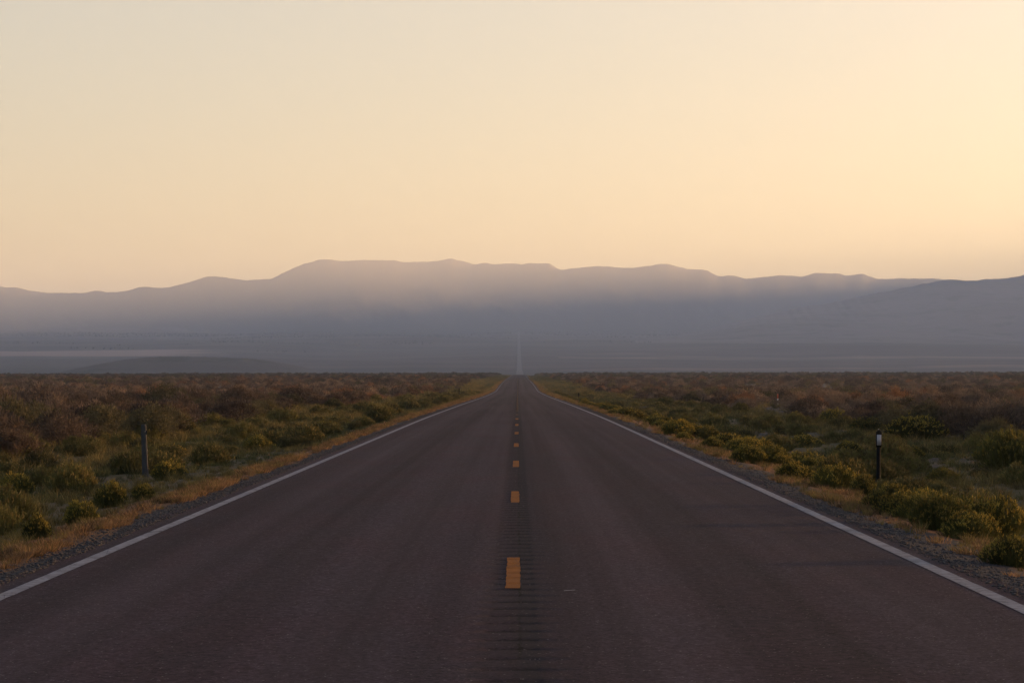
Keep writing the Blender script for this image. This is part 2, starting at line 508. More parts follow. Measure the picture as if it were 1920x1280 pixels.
# ------------------------------------------------------------------ mountains
prof = [(-900, 560), (-700, 530), (-500, 548), (-300, 520), (-150, 524), (0, 537), (30, 539), (60, 545), (100, 549), (150, 549), (180, 545), (210, 548), (235, 545), (267, 537),
        (300, 540), (340, 533), (370, 524), (395, 518), (430, 521), (460, 525), (505, 523), (520, 517), (550, 502), (575, 493),
        (610, 486), (640, 489), (690, 487), (740, 488), (760, 491), (810, 490), (845, 485), (870, 490), (890, 495),
        (910, 493), (930, 495), (960, 493), (980, 495), (1000, 493), (1030, 494), (1050, 505), (1080, 502), (1130, 499),
        (1180, 502), (1220, 498), (1243, 494), (1280, 502), (1320, 506), (1350, 517), (1375, 517), (1400, 522), (1430, 520),
        (1460, 516), (1500, 518), (1530, 512), (1565, 512), (1590, 516), (1612, 514), (1650, 523), (1700, 522), (1760, 523),
        (1850, 530), (2000, 520), (2200, 500), (2500, 520), (2900, 500)]
fy = hermite([p[0] for p in prof], [p[1] for p in prof])
pxs = np.arange(-900, 2900, 4.0)
ts = np.concatenate([np.linspace(0, 1, 64), np.linspace(1.03, 1.5, 12)])
PX = np.tile(pxs, (len(ts), 1)); TT = np.tile(ts[:, None], (1, len(pxs)))
Zc = 14300 + 500 * vnoise(PX / 260, PX * 0, 70)
ZF = 7600.0
ZZ = ZF + (Zc - ZF) * TT
XX = (PX - VX) / F * ZZ
# crest: small bumps of timber on top
bump = 1.1 * vnoise(PX / 11, PX * 0, 71) + .9 * vnoise(PX / 4.3, PX * 0, 72)
zc = EYE + (VY - fy(PX) + .8 * bump) / F * Zc
ker = np.hanning(121); ker /= ker.sum()
ysm = np.convolve(np.pad(fy(pxs), 60, mode='edge'), ker, mode='valid')
zsm = EYE + (VY - ysm[None, :]) / F * (14300 + 0 * Zc)
zf = ground_z(XX, np.full_like(XX, ZF)) - 8
q = np.clip(TT, 0, 1)
rise = .35 * q + .65 * q**2.2
H = zf + (zsm - zf) * rise + (zc - zsm) * q**7
spur = fbm(PX / 75 + TT * 1.3, TT * 2.2, 5, 74)
H += spur * 22 * np.sin(np.pi * np.clip(q, 0, 1))**1.2 * np.clip(q * 2, 0, 1)
back = np.clip((TT - 1) / .5, 0, 1)
H -= back**.8 * (zc - 150) * .9
me = mesh_np('mountain_range', np.stack([XX.ravel(), ZZ.ravel(), H.ravel()], 1), grid_faces(len(ts), len(pxs)), M_RANGE, True)
tag(obj('mountain_range', me), 'long hazy mountain range closing off the valley', None, None, 'structure')

# the nearer ridge that comes down from the right, and goes on beyond the frame
rp = [(1180, 652), (1250, 637), (1300, 624), (1400, 599), (1450, 588), (1500, 577), (1560, 567), (1600, 559), (1640, 550), (1680, 543), (1730, 533), (1760, 527),
      (1790, 524), (1820, 527), (1850, 523), (1890, 521), (1920, 515), (2000, 502), (2120, 488)]
pts = []
for px_, py_ in rp:
    Zd = 8600 + (px_ - 1180) * 1.5
    pts.append(((px_ - VX) / F * Zd, Zd, EYE + (VY - py_) / F * Zd))
pts += [(3100, 10350, 600), (4000, 10700, 690), (4800, 11200, 760), (5300, 12000, 740), (5500, 13500, 750), (5600, 15500, 740), (5700, 17500, 730), (5800, 20000, 720)]
pts = np.array(pts)
s = np.concatenate([[0], np.cumsum(np.hypot(*np.diff(pts[:, :2], axis=0).T))])
ss = np.arange(0, s[-1], 9.0)
cx, cy, cz = (np.interp(ss, s, pts[:, i]) for i in range(3))
czs = hermite(s, pts[:, 2])(ss)
czs = czs + 2.6 * vnoise(ss / 60, ss * 0, 80) + 2.4 * vnoise(ss / 22, ss * 0, 81)
wv = np.concatenate([np.linspace(-1, 0, 70), np.linspace(.03, 1, 22)])
SS, WW = np.meshgrid(np.arange(len(ss)), wv, indexing='ij')
lenF = np.interp(ss, [0, 3000, 9000], [2600, 4200, 4000])[:, None]
turn = np.clip((cx - 3600) / 1900, 0, 1)[:, None] * 1.35          # the flank swings round to face the valley
lenF = lenF * (1 - .35 * turn / 1.35)
base_y = cy[:, None] + np.where(WW < 0, WW * lenF * np.cos(turn), WW * 2300)
Xg = cx[:, None] + np.where(WW < 0, WW * (260 + lenF * np.sin(turn)), WW * 500) + 0 * base_y
gz = ground_z(np.clip(Xg, -3000, 6000), np.clip(base_y, 0, 11000))
a = 1 - np.abs(WW)
shape = .25 * a + .75 * a**2.3
Hh = (gz - 6) + (czs[:, None] - gz + 6) * shape
Hh += 80 * fbm(Xg / 620 + 3, base_y / 900, 5, 84) * np.sin(np.pi * a)**1.3 * np.clip((czs[:, None] - gz) / 300, 0, 1)
me = mesh_np('ridge', np.stack([Xg.ravel(), base_y.ravel(), Hh.ravel()], 1), grid_faces(len(ss), len(wv)), M_RIDGE, True)
tag(obj('mountain_ridge', me), 'nearer mauve ridge descending from the right into the valley', None, None, 'structure')

# unseen ridge added east of the valley, crest shaped to shade haze and ground
ys = np.arange(1400, 13200, 40.0); ws = np.linspace(-1, 1, 61)
YS, WS = np.meshgrid(ys, ws, indexing='ij')
ch = hermite([1400, 2680, 3080, 3800, 7600, 9000, 10500, 12000, 13200], [440, 441, 575, 700, 705, 725, 725, 735, 725])(YS) + 8 * fbm(YS / 500, YS * 0, 4, 86) * np.clip((YS - 2800) / 600, .05, 1)
Xe = 5550 + 120 * vnoise(YS / 900, YS * 0, 87) + WS * 2300
ge = ground_z(np.clip(Xe, -3000, 6000), np.clip(YS, 0, 11000)) - 6
ae = 1 - np.abs(WS)
He = ge + (ch - ge) * (.25 * ae + .75 * ae**1.8) + 60 * fbm(Xe / 500, YS / 500, 4, 88) * np.sin(np.pi * ae)
me = mesh_np('added_shade_ridge', np.stack([Xe.ravel(), YS.ravel(), He.ravel()], 1), grid_faces(len(ys), len(ws)), M_RIDGE, True)
tag(obj('mountain_ridge', me), 'long unseen ridge added along the east side to shade the valley', None, None, 'structure')

# the low dark rise on the plain, left
Zh = 2800.0
hp = hermite([90, 150, 210, 270, 310, 370, 420, 470, 510, 545, 575, 610], [704, 697, 681, 671, 668.5, 669, 670.5, 672.5, 678, 685, 692, 702])
hx = np.arange(90, 612, 4.0); hw = np.linspace(-1, 1, 31)
HX, HW = np.meshgrid(hx, hw, indexing='ij')
hz_top = EYE + (VY - hp(HX)) / F * Zh
Yh = Zh + HW * 230
Xh = (HX - VX) / F * Zh + HW * 30
gzh = ground_z(Xh, Yh) - 1.5
prof_w = np.cos(np.pi / 2 * HW)**1.5
Hz = gzh + np.maximum(hz_top - gzh, 0) * prof_w + .5 * fbm(Xh / 9, Yh / 9, 3, 90) * prof_w + .5 * vnoise(Xh / 2.4, Yh / 5, 91) * prof_w
me = mesh_np('hill', np.stack([Xh.ravel(), Yh.ravel(), Hz.ravel()], 1), grid_faces(len(hx), len(hw)), M_HILL, True)
tag(obj('hill', me), 'low dark hump of a hill on the plain at left', None, None, 'structure')

# ------------------------------------------------------------------ haze
hb = np.array([(x, y, z_) for x in (-8500, 8000) for y in (-600, 23500) for z_ in (-16, 840)], float)
hf = np.array([[0, 1, 3, 2], [4, 6, 7, 5], [0, 4, 5, 1], [2, 3, 7, 6], [0, 2, 6, 4], [1, 5, 7, 3]])
m = bpy.data.materials.new('valley_haze'); m.use_nodes = True
ntv = m.node_tree; ntv.nodes.remove(ntv.nodes['Principled BSDF'])
pv = N(ntv, 'ShaderNodeVolumePrincipled')
pv.inputs['Color'].default_value = (.64, .75, 1, 1)
pv.inputs['Density'].default_value = 9.2e-5
pv.inputs['Anisotropy'].default_value = .50
L(ntv, pv.outputs[0], ntv.nodes['Material Output'].inputs['Volume'])
tag(obj('haze', mesh_np('haze', hb, hf, m)), 'smoky evening haze filling the valley', None, None, 'stuff')

# ------------------------------------------------------------------ plants
M_SAGE = [foliage('sage_grey_brown', (.130, .096, .083)), foliage('sage_dark_brown', (.068, .050, .044)),
          foliage('sage_russet', (.135, .074, .048)), foliage('sage_olive', (.074, .066, .040))]
TONE = ['grey-brown', 'dark brown', 'russet', 'olive-green']
M_WOOD = plain('shrub_wood', (.055, .045, .038), .9, .3, 20)
M_RABBIT = foliage('rabbitbrush_stem', (.066, .068, .022), var=.3)
M_FLOWER = foliage('rabbitbrush_bloom', (.225, .165, .036), var=.3)
M_WEED = foliage('verge_weed', (.088, .085, .032), var=.35)
M_STRAW = foliage('dry_orange_grass', (.165, .100, .058), var=.5)
M_BUNCH = foliage('olive_bunch_grass', (.125, .098, .040), var=.4)
M_GREENG = foliage('green_grass', (.070, .072, .032), var=.35)
M_TREE = foliage('juniper_leaf', (.050, .052, .044), var=.3)


def quads_from(P0, dirs, side, length, width, taper=.35):
    """thin leaf quads: start points, unit directions, unit side vectors"""
    n = len(P0)
    a = P0 - side * (width / 2)[:, None]; b = P0 + side * (width / 2)[:, None]
    e = P0 + dirs * length[:, None]
    c = e + side * (width / 2 * taper)[:, None]; d = e - side * (width / 2 * taper)[:, None]
    V = np.stack([a, b, c, d], 1).reshape(-1, 3)
    Fc = np.arange(n * 4).reshape(n, 4)
    return V, Fc


def unit(v): return v / (np.linalg.norm(v, axis=1, keepdims=True) + 1e-9)


def rand_side(d, r):
    s_ = np.cross(d, unit(r.normal(size=d.shape)))
    return unit(s_)


def joinq(parts):
    vs, fs, k = [], [], 0
    for V, Fc in parts:
        vs.append(V); fs.append(Fc + k); k += len(V)
    return np.concatenate(vs), np.concatenate(fs)


def rabbit_parts(seed, n=620, rad=.5, h=.55, leafw=.011, big=1.0):
    """a rounded broom of upright stems with narrow leaves and flower heads along the dome"""
    r = np.random.default_rng(seed)
    az = r.random(n) * 2 * np.pi
    t = np.sqrt(r.random(n)) * 1.0
    lob = 1 + .18 * np.sin(az * 2 + r.random() * 6) + .13 * np.sin(az * 3 + r.random() * 6) + .08 * np.sin(az * 5 + r.random() * 6)
    rr = rad * lob * t
    top = np.stack([np.cos(az) * rr, np.sin(az) * rr, h * np.sqrt(np.clip(1 - (t * .93)**2.3, .03, 1)) * (.86 + .22 * r.random(n))], 1)
    top[:, 2] *= 1 + .12 * np.sin(az * 2.0 + 1 + seed)
    base = np.stack([np.cos(az) * rr * .35, np.sin(az) * rr * .35, np.zeros(n) - .03], 1) + r.normal(size=(n, 3)) * [.03, .03, 0]
    mid = base * .5 + top * .5 + np.stack([np.cos(az) * rr * .14, np.sin(az) * rr * .14, -.02 * np.ones(n)], 1)
    d1 = unit(mid - base); d2 = unit(top - mid)
    s1 = rand_side(d1, r)
    w_ = np.full(n, leafw * big) * (.7 + .6 * r.random(n))
    parts = [quads_from(base, d1, s1, np.linalg.norm(mid - base, axis=1), w_, 1.0),
             quads_from(mid, d2, s1, np.linalg.norm(top - mid, axis=1), w_, .5)]
    for k in range(5):
        f = .35 + .65 * r.random(n)
        P = mid + (top - mid) * f[:, None] if k > 0 else base + (mid - base) * (.5 + .5 * f[:, None])
        d = unit(d2 + r.normal(size=(n, 3)) * .42)
        parts.append(quads_from(P, d, rand_side(d, r), (.045 + .05 * r.random(n)) * (.6 + .4 * big), np.full(n, leafw * .9 * big), .3))
    # flower heads: little tufts at the stem tips, thickest on the crown
    fl = []
    keep = r.random(n) < .48
    for k in range(3):
        P = top[keep] + r.normal(size=(keep.sum(), 3)) * .012
        d = unit(d2[keep] + r.normal(size=(keep.sum(), 3)) * .5)
        fl.append(quads_from(P - d * .02, d, rand_side(d, r), .028 + .03 * r.random(keep.sum()), np.full(keep.sum(), .017 * big), .8))
    return joinq(parts), joinq(fl)


def sage_parts(seed, nclump=15, per=190, rad=.62, h=.95, lw=.016, ll=.06):
    """ragged sagebrush: crooked stems each carrying clumps of upright twiggy leaves"""
    r = np.random.default_rng(seed)
    leaves, wood = [], []
    for c in range(nclump):
        az = c / nclump * 2 * np.pi * 2.6 + r.random() * .9
        t = math.sqrt((c + .5) / nclump) * (.82 + .3 * r.random())
        cen = np.array([math.cos(az) * rad * t, math.sin(az) * rad * t, h * (.42 + .48 * (1 - t**2) * r.random()**.5 + .1 * r.random()) * (1 - .22 * t)])
        cr = rad * (.26 + .16 * r.random())
        base = np.array([r.normal() * .05, r.normal() * .05, -.05])
        k1 = base * .45 + cen * .55 + r.normal(size=3) * .05
        for P, Q, w0 in ((base, k1, .026), (k1, cen, .016)):
            d = (Q - P)[None]; Ln = np.linalg.norm(d, axis=1); d = d / Ln
            sd_ = unit(np.cross(d, [[.3, .9, .1]])); s2 = unit(np.cross(d, sd_))
            wood.append(quads_from(P[None], d, sd_, Ln, np.array([w0]), .7)); wood.append(quads_from(P[None], d, s2, Ln, np.array([w0]), .7))
        q_ = unit(r.normal(size=(per, 3))) * (r.random(per)**.45)[:, None] * cr * [1.1, 1.1, .95]
        P = cen + q_
        P[:, 2] = np.maximum(P[:, 2], .04)
        out = unit(q_ + [0, 0, cr * .9] + r.normal(size=(per, 3)) * cr * .45)
        leaves.append(quads_from(P, out, rand_side(out, r), ll * (.7 + .9 * r.random(per)), np.full(per, lw) * (.7 + .7 * r.random(per)), .55))
    # twigs poking out of the crown
    nt_ = 60
    az = r.random(nt_) * 6.28; t = np.sqrt(r.random(nt_)) * .9
    P = np.stack([np.cos(az) * rad * t, np.sin(az) * rad * t, h * (.62 + .25 * r.random(nt_)) * (1 - .3 * t)], 1)
    d = unit(np.stack([np.cos(az) * .3, np.sin(az) * .3, np.ones(nt_)], 1) + r.normal(size=(nt_, 3)) * .25)
    leaves.append(quads_from(P, d, rand_side(d, r), .12 + .14 * r.random(nt_), np.full(nt_, .010), .4))
    return joinq(leaves), joinq(wood)


def tuft_mesh(name, seed, n, h, spread, wdt, mat, flop=.5):
    r = np.random.default_rng(seed)
    az = r.random(n) * 6.28
    base = np.stack([np.cos(az), np.sin(az), 0 * az], 1) * (r.random(n) * spread * .45)[:, None]
    base[:, 2] = -.02
    d1 = unit(np.stack([np.cos(az) * flop * r.random(n), np.sin(az) * flop * r.random(n), np.ones(n)], 1) + r.normal(size=(n, 3)) * .12)
    ln = h * (.45 + .75 * r.random(n))
    sd_ = rand_side(d1, r)
    mid = base + d1 * (ln * .6)[:, None]
    d2 = unit(d1 + np.stack([np.cos(az) * .5, np.sin(az) * .5, -.15 + 0 * az], 1) * r.random(n)[:, None])
    w_ = np.full(n, wdt) * (.6 + .8 * r.random(n))
    V, Fc = joinq([quads_from(base, d1, sd_, ln * .6, w_, .85), quads_from(mid, d2, sd_, ln * .5, w_ * .85, .2)])
    return mesh_np(name, V, Fc, mat)


SAGE_ME = []      # [shape][tone] -> (leaf mesh, wood mesh)
for i in range(5):
    (LV, LF), (WV, WF) = sage_parts(100 + i, nclump=13 + 2 * (i % 3), rad=.58 + .05 * (i % 3), h=.86 + .07 * ((i * 2) % 3))
    wm = mesh_np('sage_stem', WV, WF, M_WOOD)
    SAGE_ME.append([(mesh_np('sage_leaf', LV, LF, M_SAGE[t]), wm) for t in range(4)])
SAGE_FAR = []
for i in range(4):
    (LV, LF), (WV, WF) = sage_parts(140 + i, nclump=11, per=60, rad=.66, h=.92, lw=.038, ll=.10)
    for t in range(4): SAGE_FAR.append((t, mesh_np('sage_far', LV, LF, M_SAGE[t])))
RAB_ME = []
for i in range(5):
    (LV, LF), (FV, FF) = rabbit_parts(200 + i)
    RAB_ME.append((mesh_np('rabbit_stem', LV, LF, M_RABBIT), mesh_np('rabbit_bloom', FV, FF, M_FLOWER)))
WEED_ME = []
for i in range(4):
    (LV, LF), (FV, FF) = rabbit_parts(240 + i, n=380, rad=.55, h=.40, leafw=.013)
    WEED_ME.append((mesh_np('weed_stem', LV, LF, M_WEED), mesh_np('weed_tip', FV, FF, M_BUNCH)))

RAB_GROUP = 'rabbitbrush shrubs along the road verges'
SAGE_GROUP = 'sagebrush shrubs on the plain'
WEED_GROUP = 'low green shrubs on the grass verges'


def make_shrub(name, parts, loc, rz, sxyz, label, cat, group):
    e = empty(name, loc, rz); e.scale = sxyz
    tag(e, label, cat, group)
    for pn, me in parts: obj(pn, me, e)
    return e


taken = []        # (X, Z, radius)


def free(X, Z, r):
    return all((X - a)**2 + (Z - b)**2 > (r + c)**2 * .5 for a, b, c in taken)


# --- the row of rabbitbrush along the right shoulder and the mounds that stand out: pixel x, base y, width px, height px
row = [
    (1905, 1062, 112, 60, 'round yellow-tipped rabbitbrush cut by the right picture edge, first of the shoulder row'),
    (1838, 1012, 66, 52, 'small yellow-tipped rabbitbrush second in the right shoulder row'),
    (1766, 996, 104, 66, 'broad rabbitbrush third in the right shoulder row, nearer than the reflector post'),
    (1676, 962, 104, 56, 'dark green rabbitbrush with yellow rim directly in front of the reflector post'),
    (1621, 930, 42, 42, 'small dark rabbitbrush just left of the reflector post foot'),
    (1566, 918, 74, 46, 'domed rabbitbrush with dark middle, second to the left of the reflector post'),
    (1534, 892, 94, 36, 'wide flat-topped rabbitbrush behind the dome left of the reflector post'),
    (1464, 876, 44, 28, 'little round rabbitbrush at the start of the gap along the right shoulder'),
    (1410, 856, 84, 36, 'long low rabbitbrush stretched along the right shoulder, beyond the little round one'),
    (1385, 846, 50, 24, 'rabbitbrush tucked against the far end of the long low shoulder shrub'),
    (1283, 826, 34, 18, 'small rabbitbrush alone on the right shoulder beyond the long low one'),
    (1318, 818, 44, 20, 'low rabbitbrush set back behind the lone small shoulder shrub'),
    (1240, 802, 40, 16, 'thin strip of rabbitbrush far along the right shoulder in yellow grass'),
    (1190, 784, 36, 14, 'faraway rabbitbrush on the right shoulder, last before the short thin black post'),
]
for px_, py_, wp, hp_, lab in row:
    X_, Z_ = at(px_, py_)
    wm_, hm_ = wp * Z_ / F, hp_ * Z_ / F
    i = random.randrange(5)
    taken.append((X_, Z_, wm_ / 2))
    make_shrub('rabbitbrush', (('foliage', RAB_ME[i][0]), ('blossom', RAB_ME[i][1])), put(X_, Z_ + wm_ * .3, .04), random.random() * 6.28,
               (wm_ / .92, wm_ / .9, hm_ / .54), lab, 'shrub', RAB_GROUP)
right_more = [
    (1766, 908, 74, 30, 'low rabbitbrush on the ditch floor right of the reflector post'),
    (1890, 880, 110, 66, 'bright green rabbitbrush clump at the right picture edge beyond the ditch'),
    (1716, 826, 104, 42, 'large rounded green rabbitbrush just behind and right of the reflector post'),
    (1622, 812, 64, 26, 'flat green rabbitbrush behind the reflector post top, to its left'),
    (1562, 800, 56, 30, 'yellow-topped rabbitbrush up the slope left of the reflector post'),
    (1700, 862, 70, 24, 'dull green rabbitbrush low in the ditch behind the reflector post'),
    (1508, 838, 70, 22, 'grey-green rabbitbrush on the ditch floor left of the reflector post'),
    (1590, 852, 60, 24, 'dark low rabbitbrush in the ditch between the domed shrub and the slope'),
]
for px_, py_, wp, hp_, lab in right_more:
    X_, Z_ = at(px_, py_)
    wm_, hm_ = wp * Z_ / F, hp_ * Z_ / F
    i = random.randrange(5); taken.append((X_, Z_, wm_ / 2))
    make_shrub('rabbitbrush', (('foliage', RAB_ME[i][0]), ('blossom', RAB_ME[i][1])), put(X_, Z_, .04), random.random() * 6.28,
               (wm_ / 1.02, wm_ / .98, hm_ / .50), lab, 'shrub', RAB_GROUP)
left_marks = [
    (210, 950, 62, 44, 'yellow-green rabbitbrush in front of the grey marker post, nearer the road'),
    (268, 938, 40, 32, 'small bright rabbitbrush at the foot of the grey marker post'),
    (315, 900, 64, 34, 'olive rabbitbrush just right of the grey marker post'),
    (315, 856, 70, 22, 'flat dark green rabbitbrush mid-verge to the right of the grey marker post'),
    (198, 832, 42, 18, 'small green rabbitbrush behind and left of the grey marker post'),
    (30, 930, 70, 40, 'dark rabbitbrush mound at the left picture edge among tall grass'),
    (484, 846, 66, 28, 'dark green rabbitbrush mound alone on the left verge, close to the orange grass'),
    (612, 808, 48, 18, 'green rabbitbrush second beyond the dark mound on the left verge'),
    (704, 792, 38, 18, 'dark little rabbitbrush close to the road halfway along the left verge'),
    (150, 985, 70, 46, 'broad shaggy rabbitbrush on the near left verge'),
    (70, 1010, 60, 44, 'yellow-flowered rabbitbrush at the bottom left of the verge'),
]
for px_, py_, wp, hp_, lab in left_marks:
    X_, Z_ = at(px_, py_)
    wm_, hm_ = wp * Z_ / F, hp_ * Z_ / F
    i = random.randrange(5); taken.append((X_, Z_, wm_ / 2))
    make_shrub('rabbitbrush', (('foliage', RAB_ME[i][0]), ('blossom', RAB_ME[i][1])), put(X_, Z_, .04), random.random() * 6.28,
               (wm_ / 1.02, wm_ / .98, hm_ / .50), lab, 'shrub', RAB_GROUP)


def band_word(Z):
    return ('close by' if Z < 45 else 'some way off' if Z < 80 else 'well ahead' if Z < 150 else 'far ahead')


n_r = 0
for tries in range(900):
    Z_ = 21 + 150 * random.random()**1.5
    d = random.uniform(.75, 2.3)
    X_ = EDGE_R + d
    wm_ = random.uniform(.45, .85); hm_ = wm_ * random.uniform(.42, .6)
    if VX + X_ / Z_ * F > 1990 or not free(X_, Z_, wm_ * .42): continue
    taken.append((X_, Z_, wm_ * .42))
    i = random.randrange(5)
    size = 'little' if wm_ < .58 else 'middling' if wm_ < .72 else 'full'
    make_shrub('rabbitbrush', (('foliage', RAB_ME[i][0]), ('blossom', RAB_ME[i][1])), put(X_, Z_, .04), random.random() * 6.28,
               (wm_ / .95, wm_ / .95, hm_ / .54), f'{size} yellow-tipped rabbitbrush in the crowded run along the right shoulder, {band_word(Z_)}', 'shrub', RAB_GROUP)
    n_r += 1
    if n_r >= 60: break

# --- low green shrubs scattered over both verges
n_w = 0
for tries in range(4000):
    side = random.choice((-1, 1))
    Z_ = 24 + 330 * random.random()**1.9
    d = random.uniform(1.6, 9.0)
    X_ = EDGE_L - d if side < 0 else EDGE_R + d
    px_ = VX + X_ / Z_ * F
    if not (-60 < px_ < 1980): continue
    wm_ = random.uniform(.4, 1.05) * (1 + Z_ / 400); hm_ = wm_ * random.uniform(.30, .5)
    if not free(X_, Z_, wm_ * .5): continue
    taken.append((X_, Z_, wm_ * .5))
    i = random.randrange(4)
    size = 'small' if wm_ < .75 else 'broad'
    sd_ = 'left' if side < 0 else 'right'
    where = 'on the road side' if d < 3.6 else 'in the middle' if d < 6.2 else 'on the sagebrush side'
    make_shrub('green_shrub', (('foliage', WEED_ME[i][0]), ('tip_leaves', WEED_ME[i][1])), put(X_, Z_, .03), random.random() * 6.28,
               (wm_ / 1.1, wm_ / 1.1, hm_ / .37),
               f'{size} low green shrub {where} of the {sd_} verge, {band_word(Z_)}', 'shrub', WEED_GROUP)
    n_w += 1
    if n_w >= 290: break

# --- sagebrush: every plant is placed; the 300 that show largest are things of their own, the rest one mass
cand = []
for side in (-1, 1):
    Z_ = 46.0
    while Z_ < 1750:
        step = min(1.25 + Z_ * .006, 6.0)
        half = .33 * Z_ + 12
        lo = (11.5 if side < 0 else 13.0)
        x = lo + random.random() * step
        while x < half:
            jx = x + random.uniform(-.5, .5) * step; jz = Z_ + random.uniform(-.5, .5) * step
            edge_ = lo + 2.2 * float(vnoise(jz / 14., side * 3., 95))
            if jx > edge_ and random.random() < .78:
                cand.append((side * jx, jz, random.uniform(.55, 1.4) * (1 + .25 * float(vnoise(jx / 9, jz / 15, 96)))))
            x += step * random.uniform(.9, 1.35)
        Z_ += step
marks = [(26, 822, 62, 56, 1), (92, 814, 96, 76, 0), (130, 806, 60, 60, 1), (184, 794, 60, 44, 0), (230, 808, 48, 46, 1), (105, 836, 40, 30, 2),
         (500, 776, 40, 40, 1), (528, 772, 36, 36, 1), (350, 790, 50, 40, 0), (1632, 790, 70, 50, 1), (1860, 826, 120, 70, 1), (1790, 806, 70, 52, 1), (1700, 786, 70, 44, 3), (1580, 778, 50, 34, 1)]
mark_lab = ['big dark sagebrush on the left picture edge', 'largest grey-brown sagebrush left of the grey marker post', 'dark sagebrush leaning on the largest grey-brown one',
            'grey-brown sagebrush midway between the largest one and the grey marker post', 'dark sagebrush just behind and left of the grey marker post', 'orange-lit russet sagebrush low in front of the largest one',
            'first of two dark upright sagebrush where the left plain meets the verge', 'second of two dark upright sagebrush where the left plain meets the verge', 'grey-brown sagebrush right behind the grey marker post top',
            'dark bulky sagebrush above and left of the reflector post', 'blackish wide sagebrush at the right picture edge', 'dark sagebrush beside the blackish wide one at right', 'olive sagebrush behind the large rounded rabbitbrush at right', 'dark sagebrush on the slope behind the yellow-topped rabbitbrush']
ms = []
for (px_, py_, wp, hp_, tn), lab in zip(marks, mark_lab):
    X_, Z_ = at(px_, py_); ms.append((X_, Z_, wp * Z_ / F / 1.25, hp_ * Z_ / F / .95, tn, lab))
cand = [c for c in cand if all((c[0] - m_[0])**2 + (c[1] - m_[1])**2 > (m_[2] * .75)**2 for m_ in ms)]
# a sight line left open to the survey stake
cand = [c for c in cand if not (60 < c[1] < 190 and abs(VX + c[0] / c[1] * F - 1458) < 26)]
cand.sort(key=lambda c: c[1] / c[2] ** 1.3)
inview = [c for c in cand if abs(c[0] / c[1] + .002) < .212]
rest_extra = [c for c in cand if abs(c[0] / c[1] + .002) >= .212]
single, mass = inview[:300 - len(ms)], inview[300 - len(ms):] + rest_extra


def tone_at(X_, Z_):
    v_ = float(vnoise(X_ / 11, Z_ / 21, 97)) + random.uniform(-.5, .5)
    if X_ > 0: v_ -= .16
    if Z_ > 1100: return random.choice((3, 3, 3, 0, 1))
    return 2 if v_ > .62 else 0 if v_ > .02 else 1 if v_ > -.68 else 3


def sage_thing(X_, Z_, sw, sh, tn, lab):
    i = random.randrange(5)
    make_shrub('sagebrush', (('foliage', SAGE_ME[i][tn][0]), ('stem', SAGE_ME[i][tn][1])), put(X_, Z_, .05), random.random() * 6.28, (sw, sw, sh), lab, 'shrub', SAGE_GROUP)


for m_ in ms: sage_thing(*m_)
for X_, Z_, s_ in single:
    tn = tone_at(X_, Z_)
    size = 'tall' if s_ > 1.08 else 'medium' if s_ > .8 else 'low'
    d = abs(X_)
    where = 'edging the verge' if d < 15.5 else 'one rank behind the verge' if d < 20 else 'deep in the plain'
    sage_thing(X_, Z_, s_ * random.uniform(.9, 1.15), s_ * random.uniform(.85, 1.1), tn,
               f'{size} {TONE[tn]} sagebrush {where} {"left" if X_ < 0 else "right"} of the road, {band_word(Z_)}')
# one tall sagebrush past the picture's right edge, whose long shadow lies across the lane
sage_thing(7.9, 17.3, 1.45, 1.05, 1, 'tall dark sagebrush beside the near right lane, beyond the picture edge')


def scatter(name, pts_, scl, rot, idx, protos, label, cat, kind='stuff'):
    """one object of many plants: points that carry a plant each"""
    me = bpy.data.meshes.new(name)
    pts_ = np.asarray(pts_, np.float32)
    me.vertices.add(len(pts_)); me.vertices.foreach_set('co', pts_.ravel())
    for nme, typ, arr in (('pscale', 'FLOAT', scl), ('prot', 'FLOAT', rot), ('pidx', 'INT', idx)):
        a_ = me.attributes.new(nme, typ, 'POINT'); a_.data.foreach_set('value', np.asarray(arr, np.float32 if typ == 'FLOAT' else np.int32))
    o = obj(name, me)
    tag(o, label, cat, None, kind)
    ng = bpy.data.node_groups.new(name + '_nodes', 'GeometryNodeTree')
    ng.interface.new_socket('Geometry', in_out='INPUT', socket_type='NodeSocketGeometry')
    ng.interface.new_socket('Geometry', in_out='OUTPUT', socket_type='NodeSocketGeometry')
    gi = ng.nodes.new('NodeGroupInput'); go = ng.nodes.new('NodeGroupOutput')
    jn = ng.nodes.new('GeometryNodeJoinGeometry')
    for p in reversed(protos):          # the join node lists its inputs last link first
        oi = ng.nodes.new('GeometryNodeObjectInfo'); oi.inputs['Object'].default_value = p
        oi.inputs['As Instance'].default_value = True
        ng.links.new(oi.outputs['Geometry'], jn.inputs[0])
    ip = ng.nodes.new('GeometryNodeInstanceOnPoints')
    ng.links.new(gi.outputs[0], ip.inputs['Points']); ng.links.new(jn.outputs[0], ip.inputs['Instance'])
    ip.inputs['Pick Instance'].default_value = True

    def na(nme, typ):
        n_ = ng.nodes.new('GeometryNodeInputNamedAttribute'); n_.data_type = typ; n_.inputs['Name'].default_value = nme
        return n_.outputs['Attribute']
    ng.links.new(na('pidx', 'INT'), ip.inputs['Instance Index'])
    cmb = ng.nodes.new('ShaderNodeCombineXYZ'); ng.links.new(na('prot', 'FLOAT'), cmb.inputs[2])
    ng.links.new(cmb.outputs[0], ip.inputs['Rotation'])
    ng.links.new(na('pscale', 'FLOAT'), ip.inputs['Scale'])
    ng.links.new(ip.outputs[0], go.inputs[0])
    md = o.modifiers.new('plants', 'NODES'); md.node_group = ng
    return o


def proto(name, me):
    return bpy.data.objects.new(name, me)   # never linked to the scene


